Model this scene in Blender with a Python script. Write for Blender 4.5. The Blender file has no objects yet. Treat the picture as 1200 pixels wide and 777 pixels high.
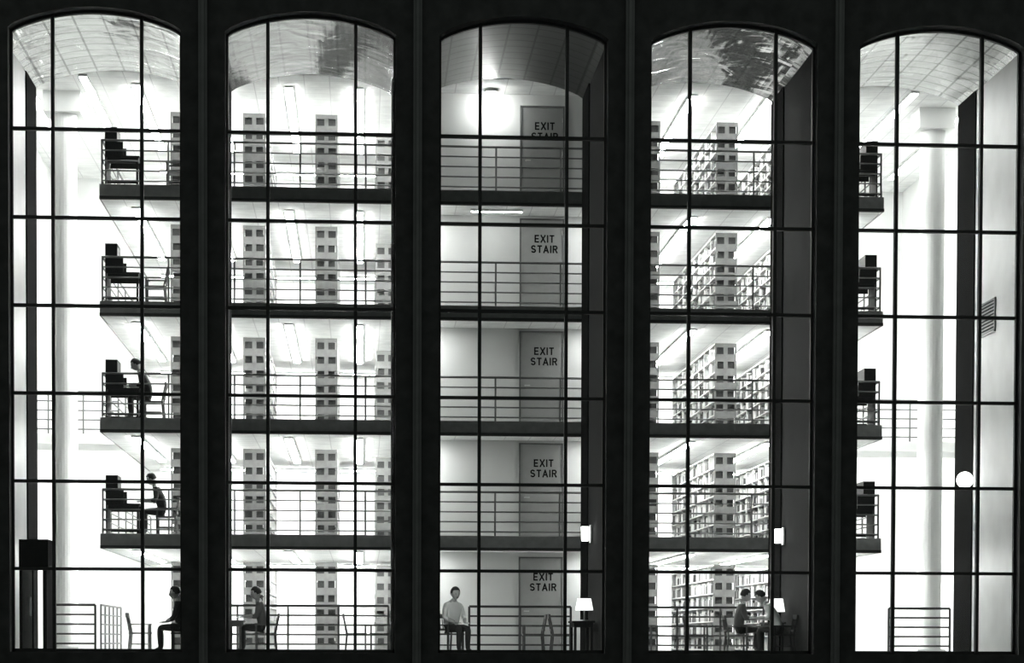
import bpy, math, random
from mathutils import Vector, Matrix
random.seed(7)
sc=bpy.context.scene
COL=sc.collection
# ---------------------------------------------------------------- materials
def mat(name,v,rough=.6,metal=0.,noise=.06,scale=6.,bump=0.,emit=0.,tint=(.988,1.,.985),spec=.5):
    m=bpy.data.materials.new(name); m.use_nodes=True
    nt=m.node_tree; b=nt.nodes['Principled BSDF']
    tc=nt.nodes.new('ShaderNodeTexCoord'); nz=nt.nodes.new('ShaderNodeTexNoise')
    nz.inputs['Scale'].default_value=scale; nz.inputs['Detail'].default_value=3
    nt.links.new(tc.outputs['Object'],nz.inputs['Vector'])
    cr=nt.nodes.new('ShaderNodeValToRGB')
    a=max(0,v*(1-noise*2)); c=min(1,v*(1+noise*2))
    cr.color_ramp.elements[0].position=.3; cr.color_ramp.elements[1].position=.7
    cr.color_ramp.elements[0].color=(a*tint[0],a*tint[1],a*tint[2],1)
    cr.color_ramp.elements[1].color=(c*tint[0],c*tint[1],c*tint[2],1)
    nt.links.new(nz.outputs['Fac'],cr.inputs['Fac']); nt.links.new(cr.outputs['Color'],b.inputs['Base Color'])
    b.inputs['Roughness'].default_value=rough; b.inputs['Metallic'].default_value=metal
    b.inputs['Specular IOR Level'].default_value=spec
    if bump:
        bp=nt.nodes.new('ShaderNodeBump'); bp.inputs['Strength'].default_value=bump
        nt.links.new(nz.outputs['Fac'],bp.inputs['Height']); nt.links.new(bp.outputs['Normal'],b.inputs['Normal'])
    if emit:
        b.inputs['Emission Color'].default_value=(tint[0],tint[1],tint[2],1)
        b.inputs['Emission Strength'].default_value=emit
    return m
def tilemat(name,v,line,rough,metal,sx,sy,bump=.0,ms=.012):
    m=mat(name,v,rough,metal,noise=.05,scale=2.5,bump=0)
    nt=m.node_tree; b=nt.nodes['Principled BSDF']; cr=[n for n in nt.nodes if n.type=='VALTORGB'][0]
    tc=[n for n in nt.nodes if n.type=='TEX_COORD'][0]
    br=nt.nodes.new('ShaderNodeTexBrick'); br.offset=0; br.inputs['Scale'].default_value=1
    br.inputs['Brick Width'].default_value=sx; br.inputs['Row Height'].default_value=sy
    br.inputs['Mortar Size'].default_value=ms
    br.inputs['Mortar'].default_value=(line,line,line,1)
    nt.links.new(tc.outputs['Object'],br.inputs['Vector'])
    nt.links.new(cr.outputs['Color'],br.inputs['Color1']); nt.links.new(cr.outputs['Color'],br.inputs['Color2'])
    nt.links.new(br.outputs['Color'],b.inputs['Base Color'])
    if bump:
        n2=nt.nodes.new('ShaderNodeTexNoise'); n2.inputs['Scale'].default_value=1.3; n2.inputs['Detail'].default_value=1.5
        n2.inputs['Distortion'].default_value=.8
        nt.links.new(tc.outputs['Object'],n2.inputs['Vector'])
        bp=nt.nodes.new('ShaderNodeBump'); bp.inputs['Strength'].default_value=bump; bp.inputs['Distance'].default_value=.3
        nt.links.new(n2.outputs['Fac'],bp.inputs['Height']); nt.links.new(bp.outputs['Normal'],b.inputs['Normal'])
    return m
M={}
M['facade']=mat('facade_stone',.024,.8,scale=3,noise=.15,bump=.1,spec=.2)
M['rib']=mat('pier_rib_stone',.08,.7,scale=3,spec=.2)
M['frame']=mat('window_frame_metal',.015,.6,spec=.15)
M['black']=mat('column_black',.006,1.,spec=.02)
M['panel']=mat('fin_panel_shaded',.022,.9,spec=.1)  # middle fins: their lack of light is put into a darker colour
M['panel_lit']=mat('end_panel_lit',.62,.5,noise=.04,scale=1.2)  # end fins: same panels, lit look put into a lighter colour
M['wall']=mat('wall_plaster',.8,.8,noise=.02,scale=1)
M['core']=mat('stair_wall_plaster',.6,.8,noise=.02,scale=1)
M['ceil']=tilemat('ceiling_tiles',.8,.6,.8,0,.6,.6)
for k,(v,bp,ro) in enumerate(((.38,.14,.15),(.1,.1,.18),(.09,.03,.32),(.11,.17,.12),(.38,.12,.17))):  # base tone per bay carries how brightly each vault is lit
    M['vault%d'%k]=tilemat('vault_metal_panels_%d'%(k+1),v,v*.2,ro,.8,.62,.5,bump=bp,ms=.024)
M['floor']=mat('floor_carpet',.5,.9,scale=20)
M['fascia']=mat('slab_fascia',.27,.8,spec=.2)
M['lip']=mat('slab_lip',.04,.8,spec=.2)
M['rail']=mat('railing_steel',.14,.5,.2)
M['raild']=mat('railing_dark_steel',.05,.5,.2)
M['shelf']=mat('shelf_steel',.4,.5)
M['shelfend']=mat('shelf_end_panel',.13,.7,spec=.2)
for i,v in enumerate((.02,.05,.15,.36)): M['book%d'%i]=mat('book_cloth_%d'%i,v,.7)
M['door']=mat('door_paint',.27,.5,noise=.02)
M['dframe']=mat('door_frame_paint',.12,.5)
M['ink']=mat('sign_lettering',.008,.8,spec=.1)
M['steel']=mat('brushed_steel',.5,.3,.9)
M['lamp']=mat('fluorescent_tube',.9,.5,emit=125)
M['fill_s']=mat('fill_tube_side',.9,.5,emit=18)
M['fill_e']=mat('fill_tube_edge',.9,.5,emit=15)
M['lampw']=mat('fluorescent_tube_soft',.9,.5,emit=40)
M['fill_b']=mat('fill_panel_hidden',.9,.5,emit=42)
M['fill_v']=mat('fill_tube_ends',.9,.5,emit=9)  # added fill for the end-bay panels and vaults
M['fill_r']=mat('fill_tube_ground',.9,.5,emit=55)  # added fill to brighten the readers on the ground floor
M['globe']=mat('opal_globe',.9,.4,emit=6)
M['dome']=mat('opal_dome',.9,.4,emit=150)
M['shade']=mat('lamp_shade_fabric',.85,.7,emit=1.5)
M['housing']=mat('fixture_housing',.7,.5)
M['dark']=mat('dark_wood',.018,.6,spec=.2)
M['wood']=mat('mid_wood',.07,.5,scale=12,noise=.15)
M['lwood']=mat('light_wood',.30,.5,scale=12,noise=.15)
M['skin']=mat('skin',.4,.55,noise=.02)
M['hair']=mat('hair_dark',.012,.7,scale=60,noise=.3)
M['white']=mat('shirt_white',.85,.8,noise=.02)
M['grey']=mat('shirt_grey',.1,.8)
M['blackc']=mat('shirt_black',.02,.9)
M['jeans']=mat('trousers_dark',.025,.8)
M['shoe']=mat('shoe_leather',.02,.4)
M['ground']=mat('asphalt',.02,.9,scale=8,noise=.2,bump=.2)
g=bpy.data.materials.new('window_glass'); g.use_nodes=True; nt=g.node_tree
for n in list(nt.nodes): nt.nodes.remove(n)
o=nt.nodes.new('ShaderNodeOutputMaterial'); mx=nt.nodes.new('ShaderNodeMixShader'); tr=nt.nodes.new('ShaderNodeBsdfTransparent'); gl=nt.nodes.new('ShaderNodeBsdfGlossy')
gl.inputs['Roughness'].default_value=.02; mx.inputs[0].default_value=.012; tr.inputs[0].default_value=(.97,.98,.97,1)
nt.links.new(tr.outputs[0],mx.inputs[1]); nt.links.new(gl.outputs[0],mx.inputs[2]); nt.links.new(mx.outputs[0],o.inputs[0])
M['glass']=g
# ---------------------------------------------------------------- mesh builder
class B:
    def __init__(s): s.v=[];s.f=[];s.m=[];s.mats=[]
    def mi(s,k):
        if k not in s.mats: s.mats.append(k)
        return s.mats.index(k)
    def quad(s,pts,k):
        n=len(s.v); s.v+=list(pts); s.f.append(tuple(range(n,n+len(pts)))); s.m.append(s.mi(k))
    def box(s,x0,x1,y0,y1,z0,z1,k,kb=None,bottom=None):
        n=len(s.v)
        s.v+=[(x0,y0,z0),(x1,y0,z0),(x1,y1,z0),(x0,y1,z0),(x0,y0,z1),(x1,y0,z1),(x1,y1,z1),(x0,y1,z1)]
        for i,q in enumerate([(0,3,2,1),(4,5,6,7),(0,1,5,4),(1,2,6,5),(2,3,7,6),(3,0,4,7)]):
            s.f.append(tuple(n+a for a in q)); s.m.append(s.mi(bottom if (i==0 and bottom) else k))
    def cyl(s,p0,p1,r0,k,r1=None,n=10):
        if r1 is None: r1=r0
        p0=Vector(p0);p1=Vector(p1);d=(p1-p0).normalized()
        u=d.orthogonal().normalized();w=d.cross(u); a=len(s.v)
        for p,r in((p0,r0),(p1,r1)):
            for i in range(n):
                t=2*math.pi*i/n; s.v.append(tuple(p+u*math.cos(t)*r+w*math.sin(t)*r))
        for i in range(n):
            j=(i+1)%n; s.f.append((a+i,a+j,a+n+j,a+n+i)); s.m.append(s.mi(k))
        s.f.append(tuple(a+n-1-i for i in range(n)));s.m.append(s.mi(k))
        s.f.append(tuple(a+n+i for i in range(n)));s.m.append(s.mi(k))
    def ball(s,c,r,k,sx=1,sy=1,sz=1,nu=14,nv=9,zmin=-1,f=None):
        a=len(s.v)
        for j in range(nv+1):
            ph=-math.pi/2+math.pi*j/nv
            for i in range(nu):
                th=2*math.pi*i/nu
                p=[math.cos(ph)*math.cos(th),math.cos(ph)*math.sin(th),max(zmin,math.sin(ph))]
                if f: p=f(*p)
                s.v.append((c[0]+p[0]*r*sx,c[1]+p[1]*r*sy,c[2]+p[2]*r*sz))
        for j in range(nv):
            for i in range(nu):
                i2=(i+1)%nu
                s.f.append((a+j*nu+i,a+j*nu+i2,a+(j+1)*nu+i2,a+(j+1)*nu+i)); s.m.append(s.mi(k))
    def mesh(s,name,smooth=False):
        me=bpy.data.meshes.new(name); me.from_pydata(s.v,[],s.f)
        for k in s.mats: me.materials.append(M[k])
        me.polygons.foreach_set('material_index',s.m)
        if smooth: me.polygons.foreach_set('use_smooth',[True]*len(s.f))
        me.update(); return me
    def obj(s,name,parent=None,loc=(0,0,0),smooth=False):
        return put(s.mesh(name,smooth),name,loc,parent)
def put(me,name,loc=(0,0,0),parent=None,rz=0):
    ob=bpy.data.objects.new(name,me); COL.objects.link(ob); ob.location=loc; ob.rotation_euler[2]=rz
    if parent: ob.parent=parent
    return ob
def empty(name,loc=(0,0,0),rz=0):
    e=bpy.data.objects.new(name,None); COL.objects.link(e); e.location=loc; e.rotation_euler[2]=rz; e.empty_display_size=.2
    return e
# ---------------------------------------------------------------- dims
P=4.5; W=3.58; NB=5
ZS=13.06; CROWN=13.51
def arch(t): # t -1..1
    t=max(-1,min(1,t)); return ZS+.14*math.sqrt(max(0,1-t*t))+.31*(1-t*t)
YF=-.4; FD=4.85
ZT=15.5
XL0,XR0=-1.4,23.2
LV=[0.,2.76,5.47,8.18,10.89]
SLAB=.33
YB=17.
# ground outside + floor
b=B(); b.box(-30,50,-60,YF,-1.6,-1.4,'ground'); b.obj('ground')
b=B(); b.box(XL0,XR0,YF+.3,YB,-.25,0,'floor'); b.obj('floor')
# facade wall
b=B()
b.box(-6,0,YF,.1,-1.4,ZT,'facade'); b.box(4*P+W,28,YF,.1,-1.4,ZT,'facade')
for k in range(4):
    b.box(k*P+W,(k+1)*P,YF,.1,-1.4,ZT,'facade')
N=28
for k in range(5):
    x0=k*P
    b.box(x0,x0+W,YF,.1,-1.4,.03,'facade')
    for i in range(N):
        t0=-1+2*i/N;t1=-1+2*(i+1)/N
        xa=x0+W*(t0+1)/2; xb=x0+W*(t1+1)/2; za=arch(t0) if i else ZS; zb=arch(t1)
        b.quad([(xa,YF,za),(xb,YF,zb),(xb,YF,ZT),(xa,YF,ZT)],'facade')
        b.quad([(xb,.1,zb),(xa,.1,za),(xa,.1,ZT),(xb,.1,ZT)],'facade')
        b.quad([(xa,YF,za),(xa,.1,za),(xb,.1,zb),(xb,YF,zb)],'facade')
b.obj('wall_front')
for k in range(4):
    b=B(); xc=k*P+W+.46
    b.box(xc-.09,xc+.09,YF-.1,YF,-1.4,ZT,'rib'); b.box(xc-.03,xc+.03,YF-.14,YF-.1,-1.4,ZT,'rib')
    b.obj('trim_%d'%(k+1))
# roof
b=B(); b.box(-6,28,.1,YB+.2,13.75,14.1,'facade'); b.obj('roof')
# vaults
for k in range(5):
    b=B(); xa0=k*P-.2; xb0=k*P+W; vk='vault%d'%k
    for i in range(N):
        t0=-1+2*i/N;t1=-1+2*(i+1)/N
        xa=xa0+(xb0-xa0)*(t0+1)/2; xb=xa0+(xb0-xa0)*(t1+1)/2
        b.quad([(xa,.1,arch(t0)),(xb,.1,arch(t1)),(xb,FD,arch(t1)),(xa,FD,arch(t0))],vk)
        b.quad([(xa,FD,arch(t0)),(xb,FD,arch(t1)),(xb,FD,13.75),(xa,FD,13.75)],vk)
    b.obj('vault_ceiling',smooth=True)
# fins
for k in range(-1,5):
    b=B()
    x0=k*P+W; x1=x0+.72
    if k==-1: x0=XL0-.2
    if k==4: x1=XR0+.2
    kk='panel_lit' if k in(-1,4) else 'panel'
    b.box(x0,x1,.1,3.35,0,13.75,kk)
    e=.03
    b.box(x0-(e if k>=0 else 0),x1+(e if k<4 else 0),3.35,FD,0,13.75,'black')
    b.obj('wall_fin_%d'%(k+2))
# room shell
b=B(); b.box(XL0-.2,XL0,FD,YB,0,13.75,'wall'); b.obj('wall_left')
b=B(); b.box(XR0,XR0+.2,FD,YB,0,13.75,'wall'); b.obj('wall_right')
b=B(); b.box(XL0-.2,XR0+.2,YB,YB+.2,0,13.75,'wall'); b.obj('wall_back')
b=B(); b.box(XL0,XR0,FD,YB,13.5,13.74,'ceil'); b.obj('ceiling')
# slabs
BX0,BX1=1.26,19.8
for L in LV[1:]:
    e=empty('balcony_floor',(0,0,L))
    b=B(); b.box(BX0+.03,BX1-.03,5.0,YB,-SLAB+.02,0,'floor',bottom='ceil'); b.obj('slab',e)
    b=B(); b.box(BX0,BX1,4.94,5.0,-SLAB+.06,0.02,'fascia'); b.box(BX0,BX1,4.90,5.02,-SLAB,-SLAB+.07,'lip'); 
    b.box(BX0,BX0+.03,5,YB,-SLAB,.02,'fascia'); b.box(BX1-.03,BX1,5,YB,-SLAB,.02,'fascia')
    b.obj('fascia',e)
# side walkway at level 3
for (a,c) in ((XL0,BX0),(BX1,XR0)):
    e=empty('side_walkway',(0,0,LV[2]))
    b=B(); b.box(a,c,9.0,11,-.25,0,'wall'); b.obj('slab',e)
# railings
def rail(b,p0,p1,h=1.06,nr=5,r=.018,k='rail',post=1.5,z0=.12,top=.026):
    p0=Vector(p0);p1=Vector(p1);d=p1-p0;n=max(1,round(d.length/post))
    for i in range(n+1):
        p=p0+d*i/n; b.cyl(p,p+Vector((0,0,h)),r*1.25,k,n=6)
    for j in range(nr):
        z=z0+(h-z0)*j/(nr-1); b.cyl(p0+Vector((0,0,z)),p1+Vector((0,0,z)),top if j==nr-1 else r,k,n=6)
for L in LV[1:]:
    b=B(); rail(b,(BX0+.05,5.05,0),(BX1-.05,5.05,0),k='rail',post=1.55)
    rail(b,(BX0+.05,5.05,0),(BX0+.05,16.9,0),post=1.7); rail(b,(BX1-.05,5.05,0),(BX1-.05,16.9,0),post=1.7)
    b.obj('balcony_railing',loc=(0,0,L))
for a,c in((XL0+.02,BX0-.02),(BX1+.02,XR0-.02)):
    b=B(); rail(b,(a,9.06,0),(c,9.06,0),post=.9); b.obj('walkway_railing',loc=(0,0,LV[2]))
for a,c in ((.02,1.18),(3.3,8.0),(9.9,12.3),(13.8,16.9),(19.92,21.4)):
    b=B(); rail(b,(a,4.6,0),(c,4.6,0),h=1.1,r=.022,top=.03,k='raild',post=1.2,z0=.2); b.obj('floor_railing')
b=B(); rail(b,(1.3,4.7,0),(1.3,9,0),h=1.1,k='rail',post=.9,z0=.2); b.obj('floor_railing')
# round columns
for x in (.15,21.55):
    b=B(); b.cyl((x,7.2,0),(x,7.2,13.0),.31,'wall',n=28); b.box(x-.45,x+.45,6.75,7.65,13.0,13.5,'wall'); b.box(x-.36,x+.36,6.84,7.56,0,.12,'wall')
    b.obj('round_column')
# stair core
CX0,CX1,CY=8.3,13.9,6.3
for i,L in enumerate(LV):
    top=(LV[i+1]-SLAB+.02) if i<4 else 13.5
    b=B(); b.box(CX0,CX1,CY,CY+.2,L,top,'core'); b.box(CX0,CX0+.2,CY+.2,YB,L,top,'core'); b.box(CX1-.2,CX1,CY+.2,YB,L,top,'core')
    b.obj('wall_stair_core')
# bold stroke lettering (unit height 1, stroke width ~.18)
def arc(cx,cz,rx,rz,a0,a1,n=10):
    return [(cx+rx*math.cos(math.radians(a0+(a1-a0)*i/n)),cz+rz*math.sin(math.radians(a0+(a1-a0)*i/n))) for i in range(n+1)]
GL={'E':(.62,[[(.1,.1),(.1,.9)],[(.1,.9),(.5,.9)],[(.1,.5),(.46,.5)],[(.1,.1),(.5,.1)]]),
    'X':(.7,[[(.1,.08),(.6,.92)],[(.1,.92),(.6,.08)]]),
    'I':(.2,[[(.1,.1),(.1,.9)]]),
    'T':(.64,[[(.1,.9),(.54,.9)],[(.32,.1),(.32,.9)]]),
    'A':(.74,[[(.1,.08),(.37,.9)],[(.64,.08),(.37,.9)],[(.24,.32),(.5,.32)]]),
    'R':(.68,[[(.1,.1),(.1,.9)],[(.1,.9),(.37,.9)],arc(.37,.7,.19,.2,90,-90),[(.1,.5),(.37,.5)],[(.37,.46),(.56,.09)]]),
    'S':(.66,[arc(.33,.7,.22,.2,25,265,12)+arc(.33,.3,.23,.2,85,-155,12)])}
def word(b,txt,xc,z0,h,y,gap=.13):
    tot=sum(GL[c][0] for c in txt)+gap*(len(txt)-1); x=xc-tot*h/2; hw=.092*h
    for c in txt:
        w_,st=GL[c]
        for pl in st:
            for i in range(len(pl)-1):
                ax,az=x+pl[i][0]*h,z0+pl[i][1]*h; bx,bz=x+pl[i+1][0]*h,z0+pl[i+1][1]*h
                dx,dz=bx-ax,bz-az; l=math.hypot(dx,dz)
                if l<1e-5: continue
                ux,uz=dx/l,dz/l; e=hw*(.9 if len(pl)==2 else .35)
                ax-=ux*e;az-=uz*e;bx+=ux*e;bz+=uz*e; nx,nz_=-uz*hw,ux*hw
                b.quad([(ax+nx,y,az+nz_),(ax-nx,y,az-nz_),(bx-nx,y,bz-nz_),(bx+nx,y,bz+nz_)],'ink')
        x+=(w_+gap)*h
dx0,dx1=11.22,12.22
for i,L in enumerate(LV):
    e=empty('door_%d'%(i+1),(0,CY,L)); H=2.3
    b=B(); b.box(dx0-.04,dx0,-.05,0,0,H+.04,'dframe'); b.box(dx1,dx1+.04,-.05,0,0,H+.04,'dframe'); b.box(dx0,dx1,-.05,0,H,H+.04,'dframe'); b.obj('frame',e)
    b=B(); b.box(dx0+.005,dx1-.005,-.03,0,.01,H-.005,'door'); b.obj('leaf',e)
    b=B(); b.cyl((dx0+.1,-.03,1.02),(dx0+.1,-.08,1.02),.015,'steel'); b.cyl((dx0+.1,-.08,1.02),(dx0+.22,-.08,1.02),.012,'steel')
    for z in(.3,1.2,2.0): b.cyl((dx1-.01,-.04,z-.05),(dx1-.01,-.04,z+.05),.012,'steel')
    b.obj('handle_and_hinges',e)
    b=B(); xc=(dx0+dx1)/2+.06; word(b,'EXIT',xc,H-.54,.19,-.034); word(b,'STAIR',xc,H-.79,.19,-.034); b.obj('lettering',e)
# bookshelves
def shelfmesh(length=7.6,w=.54,h=2.2,seed=0):
    random.seed(seed); b=B(); ns=6; sp=(h-.1)/ns
    b.box(0,.04,0,.03,0,h,'shelfend'); b.box(w-.04,w,0,.03,0,h,'shelfend'); b.box(w/2-.05,w/2+.05,0,.03,0,h,'shelfend')
    for j in range(ns+1):
        z=.1+j*sp
        lo=z-.1 if j else 0; hi=z+.08 if j<ns else h
        b.box(.04,w/2-.05,0,.03,lo,hi,'shelfend'); b.box(w/2+.05,w-.04,0,.03,lo,hi,'shelfend')
    b.box(w/2-.012,w/2+.012,.03,length,0,h,'shelf')
    nb=8
    for q in range(1,nb+1):
        y=length*q/nb; b.box(0.01,w-.01,y-.03,y,0,h,'shelf')
    for j in range(ns+1):
        z=.1+j*sp; b.box(0,w,.03,length,z-.025,z,'shelf')
        if j==ns: continue
        for side in(0,1):
            y=.05
            while y<length-.06:
                if random.random()<.07: y+=random.uniform(.1,.35); continue
                t=random.uniform(.03,.07); hh=random.uniform(.17,.28); dd=random.uniform(.17,.22)
                if y+t>length-.04: break
                kk='book%d'%random.choice((0,0,1,1,2,2,3,3))
                if y<.1: kk='book0'; hh=.28
                if side==0: b.box(w/2-.02-dd,w/2-.02,y,y+t-.003,z,z+hh,kk)
                else: b.box(w/2+.02,w/2+.02+dd,y,y+t-.003,z,z+hh,kk)
                y+=t
    return b.mesh('bookshelf')
SM=[shelfmesh(seed=s) for s in(1,2,3)]
n=0
for L in LV:
    for x in (2.73,4.48,6.23,7.72,14.15,16.08,17.85):
        put(SM[n%3],'bookshelf',(x,7.0 if x!=7.72 else 9.2,L)); n+=1
# lights
def strip(name,x,y0,y1,z,w=.28,k='lamp'):
    b=B(); b.box(-w/2,w/2,0,y1-y0,-.05,0,'housing'); b.box(-w/2+.02,w/2-.02,.02,y1-y0-.02,-.07,-.05,k)
    return b.obj(name,loc=(x,y0,z))
for i,L in enumerate(LV):
    zc=(LV[i+1]-SLAB+.02) if i<4 else 13.5
    for x in (2.0,3.87,5.62,7.3,15.35,17.25,19.1):
        strip('back_fill_light',x,5.9,13,zc-.001,.2)
    for a,c in((1.7,7.9),(14.2,19.4)):  # added cross strips to brighten the back wall
        b=B(); b.box(0,c-a,0,.2,-.05,0,'housing'); b.box(.02,c-a-.02,.02,.18,-.07,-.05,'lamp'); b.obj('back_fill_light',loc=(a,15.6,zc-.001))
    if i<4:
        if i==3:
            b=B(); b.box(0,1.25,0,.11,-.05,0,'housing'); b.box(.02,1.23,.02,.09,-.06,-.05,'lampw'); b.obj('wall_strip_light',loc=(9.95,5.5,zc))
        for x,w_ in((8.4,.72),(12.85,.6)):  # added panels out of view behind piers, brighten the stair wall
            b=B(); b.box(0,w_,0,.6,-.05,0,'housing'); b.box(.02,w_-.02,.02,.58,-.07,-.05,'fill_b'); b.obj('hidden_fill_panel',loc=(x,5.2,zc-.001))
        for x,s in((BX0,-1),(BX1,1)):  # added strips facing away from the camera, fill the side wells
            b=B(); b.box(min(0,s*.06),max(0,s*.06),0,8,-.2,-.06,'housing'); b.box(min(s*.06,s*.08),max(s*.06,s*.08),.05,7.95,-.19,-.07,'fill_e')
            b.obj('edge_fill_light',loc=(x,6,LV[i+1]))
for x in(-.6,.85,20.6,22.35): strip('back_fill_light',x,5.2,15,13.5-.001,.2,'fill_s')  # added ceiling strips that brighten the end wells
# added vertical fill lights, hidden from the camera behind the piers
for x,s,z0,z1,k in((3.58,-1,1.5,12.5,'fill_v'),(17.8,1,1.5,12.5,'fill_v'),(8.8,1,.9,2.9,'fill_r'),(13.3,1,.9,2.9,'fill_r'),(4.3,1,.9,2.9,'fill_r')):
    b=B(); b.box(min(0,s*.04),max(0,s*.04),0,.1,z0,z1,'housing'); b.box(min(s*.04,s*.06),max(s*.04,s*.06),.01,.09,z0+.02,z1-.02,k); b.obj('pier_fill_light',loc=(x,.3,0))
# top spot lamp bay3
b=B(); b.cyl((0,0,0),(0,0,-.08),.16,'housing',n=20); b.ball((0,0,-.08),.15,'dome',sz=.6); b.obj('ceiling_dome_light',loc=(10.45,5.85,13.5-.001),smooth=True)
# sconces
def sconce(x,y,z):
    e=empty('wall_sconce',(x,y,z)); b=B(); b.box(-.03,0,-.1,.1,-.2,.2,'housing'); b.cyl((-.08,0,.12),(-.03,0,.12),.015,'steel')
    b.obj('bracket',e); b=B(); b.cyl((-.14,0,-.16),(-.14,0,.16),.08,'globe',n=16,r1=.09); b.obj('shade',e)
sconce(12.55,2.4,2.72); sconce(17.05,2.9,2.72)
e=empty('globe_lamp',(21.575,3.0,4.05)); b=B(); b.cyl((0,0,0),(-.12,0,0),.03,'housing'); b.cyl((0,0,0),(-.02,0,0),.1,'housing'); b.obj('bracket',e); b=B(); b.ball((-.28,0,0),.19,'globe',nu=24,nv=16); b.obj('globe',e,smooth=True)
# vent grille
b=B(); b.box(-.03,0,0,.05,-.38,.38,'dframe'); b.box(-.03,0,1.35,1.4,-.38,.38,'dframe'); b.box(-.03,0,0,1.4,.34,.38,'dframe'); b.box(-.03,0,0,1.4,-.38,-.34,'dframe')
for j in range(9): b.box(-.02,0,.05,1.35,-.32+j*.075,-.29+j*.075,'dframe')
b.box(-.005,0,.05,1.35,-.34,.34,'ink'); b.obj('vent_grille',loc=(21.58,1.6,7.67))
# windows
TZ=[1.79,3.64,5.49,7.335,9.18,11.03]
for k in range(5):
    e=empty('window_%d'%(k+1),(k*P,0,0)); b=B(); y0,y1=-.1,.0
    b.box(0,.05,y0,y1,.03,ZS,'frame'); b.box(W-.05,W,y0,y1,.03,ZS,'frame'); b.box(0,W,y0,y1,.03,.1,'frame')
    for fx in(.246,.764): 
        x=W*fx; b.box(x-.035,x+.035,y0-.03,y1,.05,arch(fx*2-1),'frame')
    for z in TZ: b.box(0,W,y0-.01,y1,z-.033,z+.033,'frame')
    for i in range(N):
        t0=-1+2*i/N;t1=-1+2*(i+1)/N; xa=W*(t0+1)/2;xb=W*(t1+1)/2; za,zb=arch(t0),arch(t1)
        b.quad([(xa,y0,za-.06),(xb,y0,zb-.06),(xb,y0,zb),(xa,y0,za)],'frame'); b.quad([(xa,y0,za-.06),(xa,y1,za-.06),(xb,y1,zb-.06),(xb,y0,zb-.06)],'frame')
    b.obj('frame',e)
    b=B(); pts=[(0.02,-.05,.05),(W-.02,-.05,.05)]+[(.02+(W-.04)*(t+1)/2,-.05,arch(t)-.02) for t in [1-2*i/N for i in range(N+1)]]
    b.quad(pts,'glass'); b.obj('glass',e)
# ---------------------------------------------------------------- furniture
def carrel():
    b=B(); k='dark'
    b.box(0,.03,0,.75,0,1.4,k); b.box(.25,.28,0,.75,.74,1.4,k); b.box(0,.28,0,.03,.74,1.4,k); b.box(0,.28,.72,.75,.74,1.4,k)
    b.box(0,.28,0,.75,1.05,1.08,k); b.box(0,.28,0,.75,1.37,1.4,k)
    b.box(.03,.8,0,.75,.7,.74,k); b.box(.28,.42,0,.03,.74,1.06,k); b.box(.28,.42,.72,.75,.74,1.06,k)
    b.box(.05,.76,.02,.05,.58,.7,k); b.box(.05,.76,.70,.73,.58,.7,k)
    for y in(.02,.68): b.box(.72,.77,y,y+.05,0,.7,k); b.box(.05,.77,y+.01,y+.04,.1,.14,k)
    for i in range(7): 
        hh=.2+.05*((i*37)%3); b.box(.06,.22,.06+i*.07,.115+i*.07,1.08,1.08+hh*.9,'book%d'%(i%3))
    return b.mesh('study_carrel')
CM=carrel()
def chairmesh(k):
    b=B()
    b.box(-.24,.24,-.24,.24,.42,.46,k)
    for x,y in((.21,.21),(.21,-.21)): b.box(x-.02,x+.02,y-.02,y+.02,0,.64,k)
    for y in(.21,-.21):
        b.cyl((-.25,y,0),(-.21,y,.44),.022,k,n=6); b.cyl((-.21,y,.44),(-.3,y,.88),.022,k,n=6)
        b.box(-.24,.24,y-.025,y+.025,.63,.66,k); b.box(-.2,.2,y-.012,y+.012,.18,.21,k)
    b.box(-.315,-.275,-.23,.23,.8,.9,k); b.box(-.26,-.23,-.23,.23,.52,.57,k)
    for i in range(5): y=-.16+.08*i; b.cyl((-.245,y,.55),(-.295,y,.82),.012,k,n=5)
    b.box(-.2,.2,-.012,.012,.18,.21,k)
    return b.mesh('wooden_armchair')
CH={k:chairmesh(k) for k in('wood','lwood','dark')}
def chair(x,y,z,rz,k='wood'): return put(CH[k],'wooden_armchair',(x,y,z),rz=rz)
def table(x0,x1,y0,y1,z,k='wood'):
    b=B(); w=x1-x0;d=y1-y0
    b.box(0,w,0,d,.70,.74,k); b.box(.05,w-.05,.05,.07,.6,.7,k); b.box(.05,w-.05,d-.07,d-.05,.6,.7,k); b.box(.05,.07,.05,d-.05,.6,.7,k); b.box(w-.07,w-.05,.05,d-.05,.6,.7,k)
    for a in(.04,w-.1):
        for c in(.04,d-.1): b.box(a,a+.06,c,c+.06,0,.7,k)
    b.obj('reading_table',loc=(x0,y0,z))
def tlamp(x,y,z=.74,r=.2,h=.26):
    e=empty('table_lamp',(x,y,z)); b=B(); b.cyl((0,0,0),(0,0,.03),.09,'steel',n=16); b.cyl((0,0,.03),(0,0,.3),.015,'steel'); b.obj('stand',e)
    b=B(); b.cyl((0,0,.24),(0,0,.24+h),r,'shade',r1=r*.75,n=20); b.obj('shade',e,smooth=False)
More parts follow.
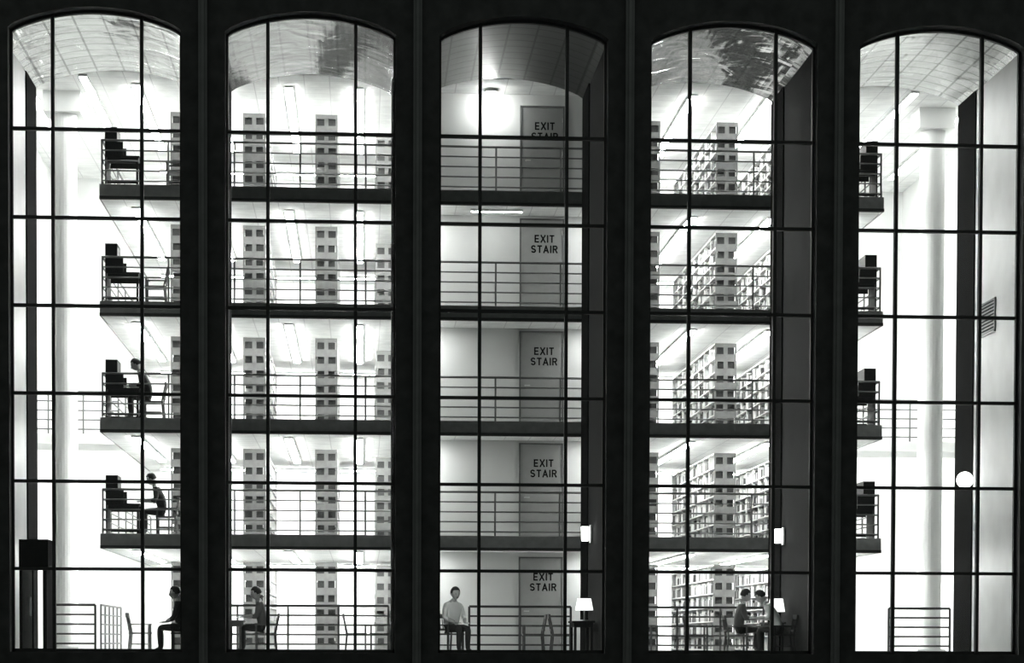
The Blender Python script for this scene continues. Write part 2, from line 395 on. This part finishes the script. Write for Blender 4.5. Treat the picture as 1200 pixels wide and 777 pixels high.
# ---------------------------------------------------------------- people
def skinmesh(name,verts,edges,root=0,sub=2):
    me=bpy.data.meshes.new(name); me.from_pydata([v[:3] for v in verts],edges,[])
    ob=bpy.data.objects.new(name,me); COL.objects.link(ob)
    m=ob.modifiers.new('s','SKIN'); m.use_smooth_shade=True
    sv=me.skin_vertices[0].data
    for i,v in enumerate(verts):
        r=v[3]; sv[i].radius=(r,r) if not isinstance(r,tuple) else r; sv[i].use_root=(i==root)
    s=ob.modifiers.new('u','SUBSURF'); s.levels=sub; s.render_levels=sub
    dg=bpy.context.evaluated_depsgraph_get(); ev=ob.evaluated_get(dg)
    nm=bpy.data.meshes.new_from_object(ev); bpy.data.objects.remove(ob); 
    nm.polygons.foreach_set('use_smooth',[True]*len(nm.polygons)); return nm
def person(x,y,z,rz,shirt='grey',lean=.0,sc_=1.04,short=True,turn=0.,lap=False):
    e=empty('seated_person',(x,y,z),rz); e.scale=(sc_,)*3
    ln=lambda zz:(max(0,zz-.55))*lean
    V=[];E=[]
    def a(px,py,pz,r,par=None):
        V.append((px+ln(pz),py,pz-max(0,ln(pz))*lean*.35,r)); i=len(V)-1
        if par is not None: E.append((par,i))
        return i
    pel=a(0,0,.57,(.17,.15)); sp=a(0,0,.76,(.165,.14),pel); ch=a(.02,0,.98,(.20,.15),sp); nk=a(.03,0,1.14,.07,ch); hb=a(.05,0,1.21,.058,nk)
    wr={}; wz=.675 if lap else .79; ez=.78 if lap else .80
    for s in(1,-1):
        sh=a(.02,s*.19,1.05,.078,ch); 
        ex,ey=.10+ln(.8),s*.27
        V.append((ex,ey,ez,.06)); E.append((sh,len(V)-1)); el=len(V)-1
        wx=(.30 if lap else .40)+ln(.8); V.append((wx,s*.13,wz,.036)); E.append((el,len(V)-1)); wr[s]=(wx,s*.13,wz-.003)
        hp=a(.04,s*.1,.55,.1,pel); kn=a(.46,s*.12,.55,.078,hp); an=a(.44,s*.12,.10,.05,kn)
        to=a(.58,s*.135,.04,.042,an)
    me=skinmesh('body',V,E,0)
    for k in(shirt,'jeans','skin','shoe'): me.materials.append(M[k])
    for p in me.polygons:
        c=p.center
        if c.z<.1: i=3
        elif c.z<.62 or (c.x>.15 and abs(c.y)<.2 and c.z<(.64 if lap else .66)): i=1
        elif c.z>1.135-.12*lean: i=2
        elif short and c.z<.87 and c.x>.2+ln(.8): i=2
        else: i=0
        p.material_index=i
    put(me,'body',parent=e)
    # head
    hx,hz=.075+ln(1.3),1.3-ln(1.2)*lean*.35
    h=empty('head_pivot',(hx,0,hz)); h.parent=e; h.rotation_euler=(0,(.1 if lap else .25)+lean*.7,turn); h.scale=(1.12,1.18,1.08)
    b=B()
    def f(px,py,pz):
        if pz<0: px=px*(1+.1*pz)+(-pz)*.12; py*=1+.28*pz
        return px,py,pz
    b.ball((0,0,0),.1,'skin',sx=.98,sy=.78,sz=1.2,nu=20,nv=16,f=f)
    b.ball((.1,0,-.015),.017,'skin',sx=1.2,sz=1.7); b.ball((.096,0,-.05),.018,'hair' if shirt=='white' else 'skin',sx=.5,sy=1.2,sz=.28)
    b.ball((.092,0,-.066),.014,'book1',sx=.5,sy=1.3,sz=.22)
    for s in(1,-1):
        b.ball((.083,s*.032,.015),.01,'ink',sy=1.2,sz=.55); b.ball((0,s*.082,-.005),.03,'skin',sy=.35,sz=1.1,sx=.7)
    b.obj('head',h,smooth=True)
    b=B()
    def g(px,py,pz):
        if px>.3 and pz<.5: px=.3+(px-.3)*.1
        if pz<-.25: pz=-.25-(abs(pz)-.25)*.25
        return px,py,pz
    b.ball((-.014,0,.02),.11,'hair',sx=.98,sy=.82,sz=1.18,nu=20,nv=16,f=g); b.obj('hair',h,smooth=True)
    # hands
    for s in(1,-1):
        w=Vector(wr[s]); F=[];G=[]
        F.append((w.x-.01,w.y,w.z,.024)); F.append((w.x+.04,w.y-s*.005,w.z-.002,(.034,.016))); G.append((0,1)); F.append((w.x+.085,w.y-s*.012,w.z-.006,(.036,.013))); G.append((1,2))
        me=skinmesh('palm',F,G,0,1); me.materials.append(M['skin']); put(me,'palm',parent=e)
        for q,(off,l) in enumerate(((.03,.066),(.011,.078),(-.009,.074),(-.028,.058))):
            o=w+Vector((.078,-s*.012+off*-s,-.004))
            F=[(o.x,o.y,o.z,.0095),(o.x+l*.5,o.y-s*off*.2,o.z+.006,.009),(o.x+l*.8,o.y-s*off*.25,o.z-.006,.008),(o.x+l,o.y-s*off*.25,o.z-.02,.007)]
            me=skinmesh('finger',F,[(0,1),(1,2),(2,3)],0,1); me.materials.append(M['skin']); put(me,'finger_%d'%(q+1),parent=e)
        o=w+Vector((.03,-s*.02,-.004)); F=[(o.x,o.y,o.z,.011),(o.x+.03,o.y-s*.035,o.z-.006,.0105),(o.x+.06,o.y-s*.045,o.z-.012,.008)]
        me=skinmesh('thumb',F,[(0,1),(1,2)],0,1); me.materials.append(M['skin']); put(me,'thumb',parent=e)
    return e
PI=math.pi
for i,L in enumerate(LV[1:]):
    put(CM,'study_carrel',(1.36,5.2,L))
    c=put(CM,'study_carrel',(19.7,5.95,L),rz=PI)
    chair(18.75,5.6,L,0,'dark')
chair(3.0,5.6,LV[4],PI,'dark'); chair(2.5,5.6,LV[3],PI,'wood'); chair(2.45,5.57,LV[2],PI,'wood'); chair(2.75,5.57,LV[1],PI,'wood')
person(2.38,5.57,LV[2],PI,'blackc',.35); person(2.7,5.57,LV[1],PI,'blackc',.3)
# ground floor
chair(3.32,3.0,0,PI,'dark'); person(3.3,3.0,0,PI,'blackc',.1,lap=True); chair(2.35,3.3,0,0,'lwood')
table(4.32,4.72,2.45,3.55,0); chair(5.2,3.0,0,PI); person(5.15,3.0,0,PI,'grey',.12)
chair(7.25,3.0,0,0,'wood'); chair(7.8,3.8,0,PI,'wood')
chair(9.36,2.5,0,-.95); person(9.38,2.48,0,-.95,'white',.12,turn=-.2,lap=True)
chair(11.3,3.2,0,PI); chair(11.9,2.5,0,0); table(12.0,12.5,1.0,2.0,0,'dark'); tlamp(12.3,1.4)
chair(13.9,3.2,0,.2)
chair(15.2,3.9,0,0)
chair(15.98,3.0,0,0); person(16.0,3.0,0,0,'grey',.15)
table(16.6,17.02,2.4,3.5,0,'dark'); tlamp(16.84,2.65,r=.2,h=.3)
chair(16.75,1.4,0,PI,'dark'); person(16.72,1.4,0,PI-.3,'white',.5)
# vestibule door
e=empty('door_6',(0,.9,0)); b=B()
b.box(.0,.06,0,.9,0,2.4,'black'); b.box(.5,.58,0,.9,0,2.4,'black'); b.box(.0,.62,-.05,.95,1.85,2.45,'black'); b.box(.06,.5,.0,.06,0,.1,'black'); b.box(.27,.30,.02,.05,.1,1.85,'black'); b.obj('frame',e)
b=B(); b.box(.06,.5,.03,.04,.1,1.85,'glass'); b.obj('glass',e)
b=B(); b.cyl((.24,0,.8),(.24,0,1.2),.015,'steel'); b.obj('handle',e)
# world
w=bpy.data.worlds.new('night'); sc.world=w; w.use_nodes=True
w.node_tree.nodes['Background'].inputs[0].default_value=(.88,1,.93,1); w.node_tree.nodes['Background'].inputs[1].default_value=.3
try:
    sc.view_settings.view_transform='Standard'; sc.view_settings.look='None'
except Exception as ex: print(ex)
# camera
cam=bpy.data.cameras.new('camera'); co=bpy.data.objects.new('camera',cam); COL.objects.link(co); sc.camera=co
cam.sensor_fit='HORIZONTAL'; cam.sensor_width=36; cam.lens=78; cam.shift_y=.37; cam.clip_end=500
psi=math.atan(.0675)
R=Matrix.Rotation(-psi,4,'Z')@Matrix.Rotation(math.radians(88.2),4,'X')@Matrix.Rotation(math.radians(.19),4,'Z')
co.matrix_world=Matrix.Translation((7.39,-47.66,.3))@R
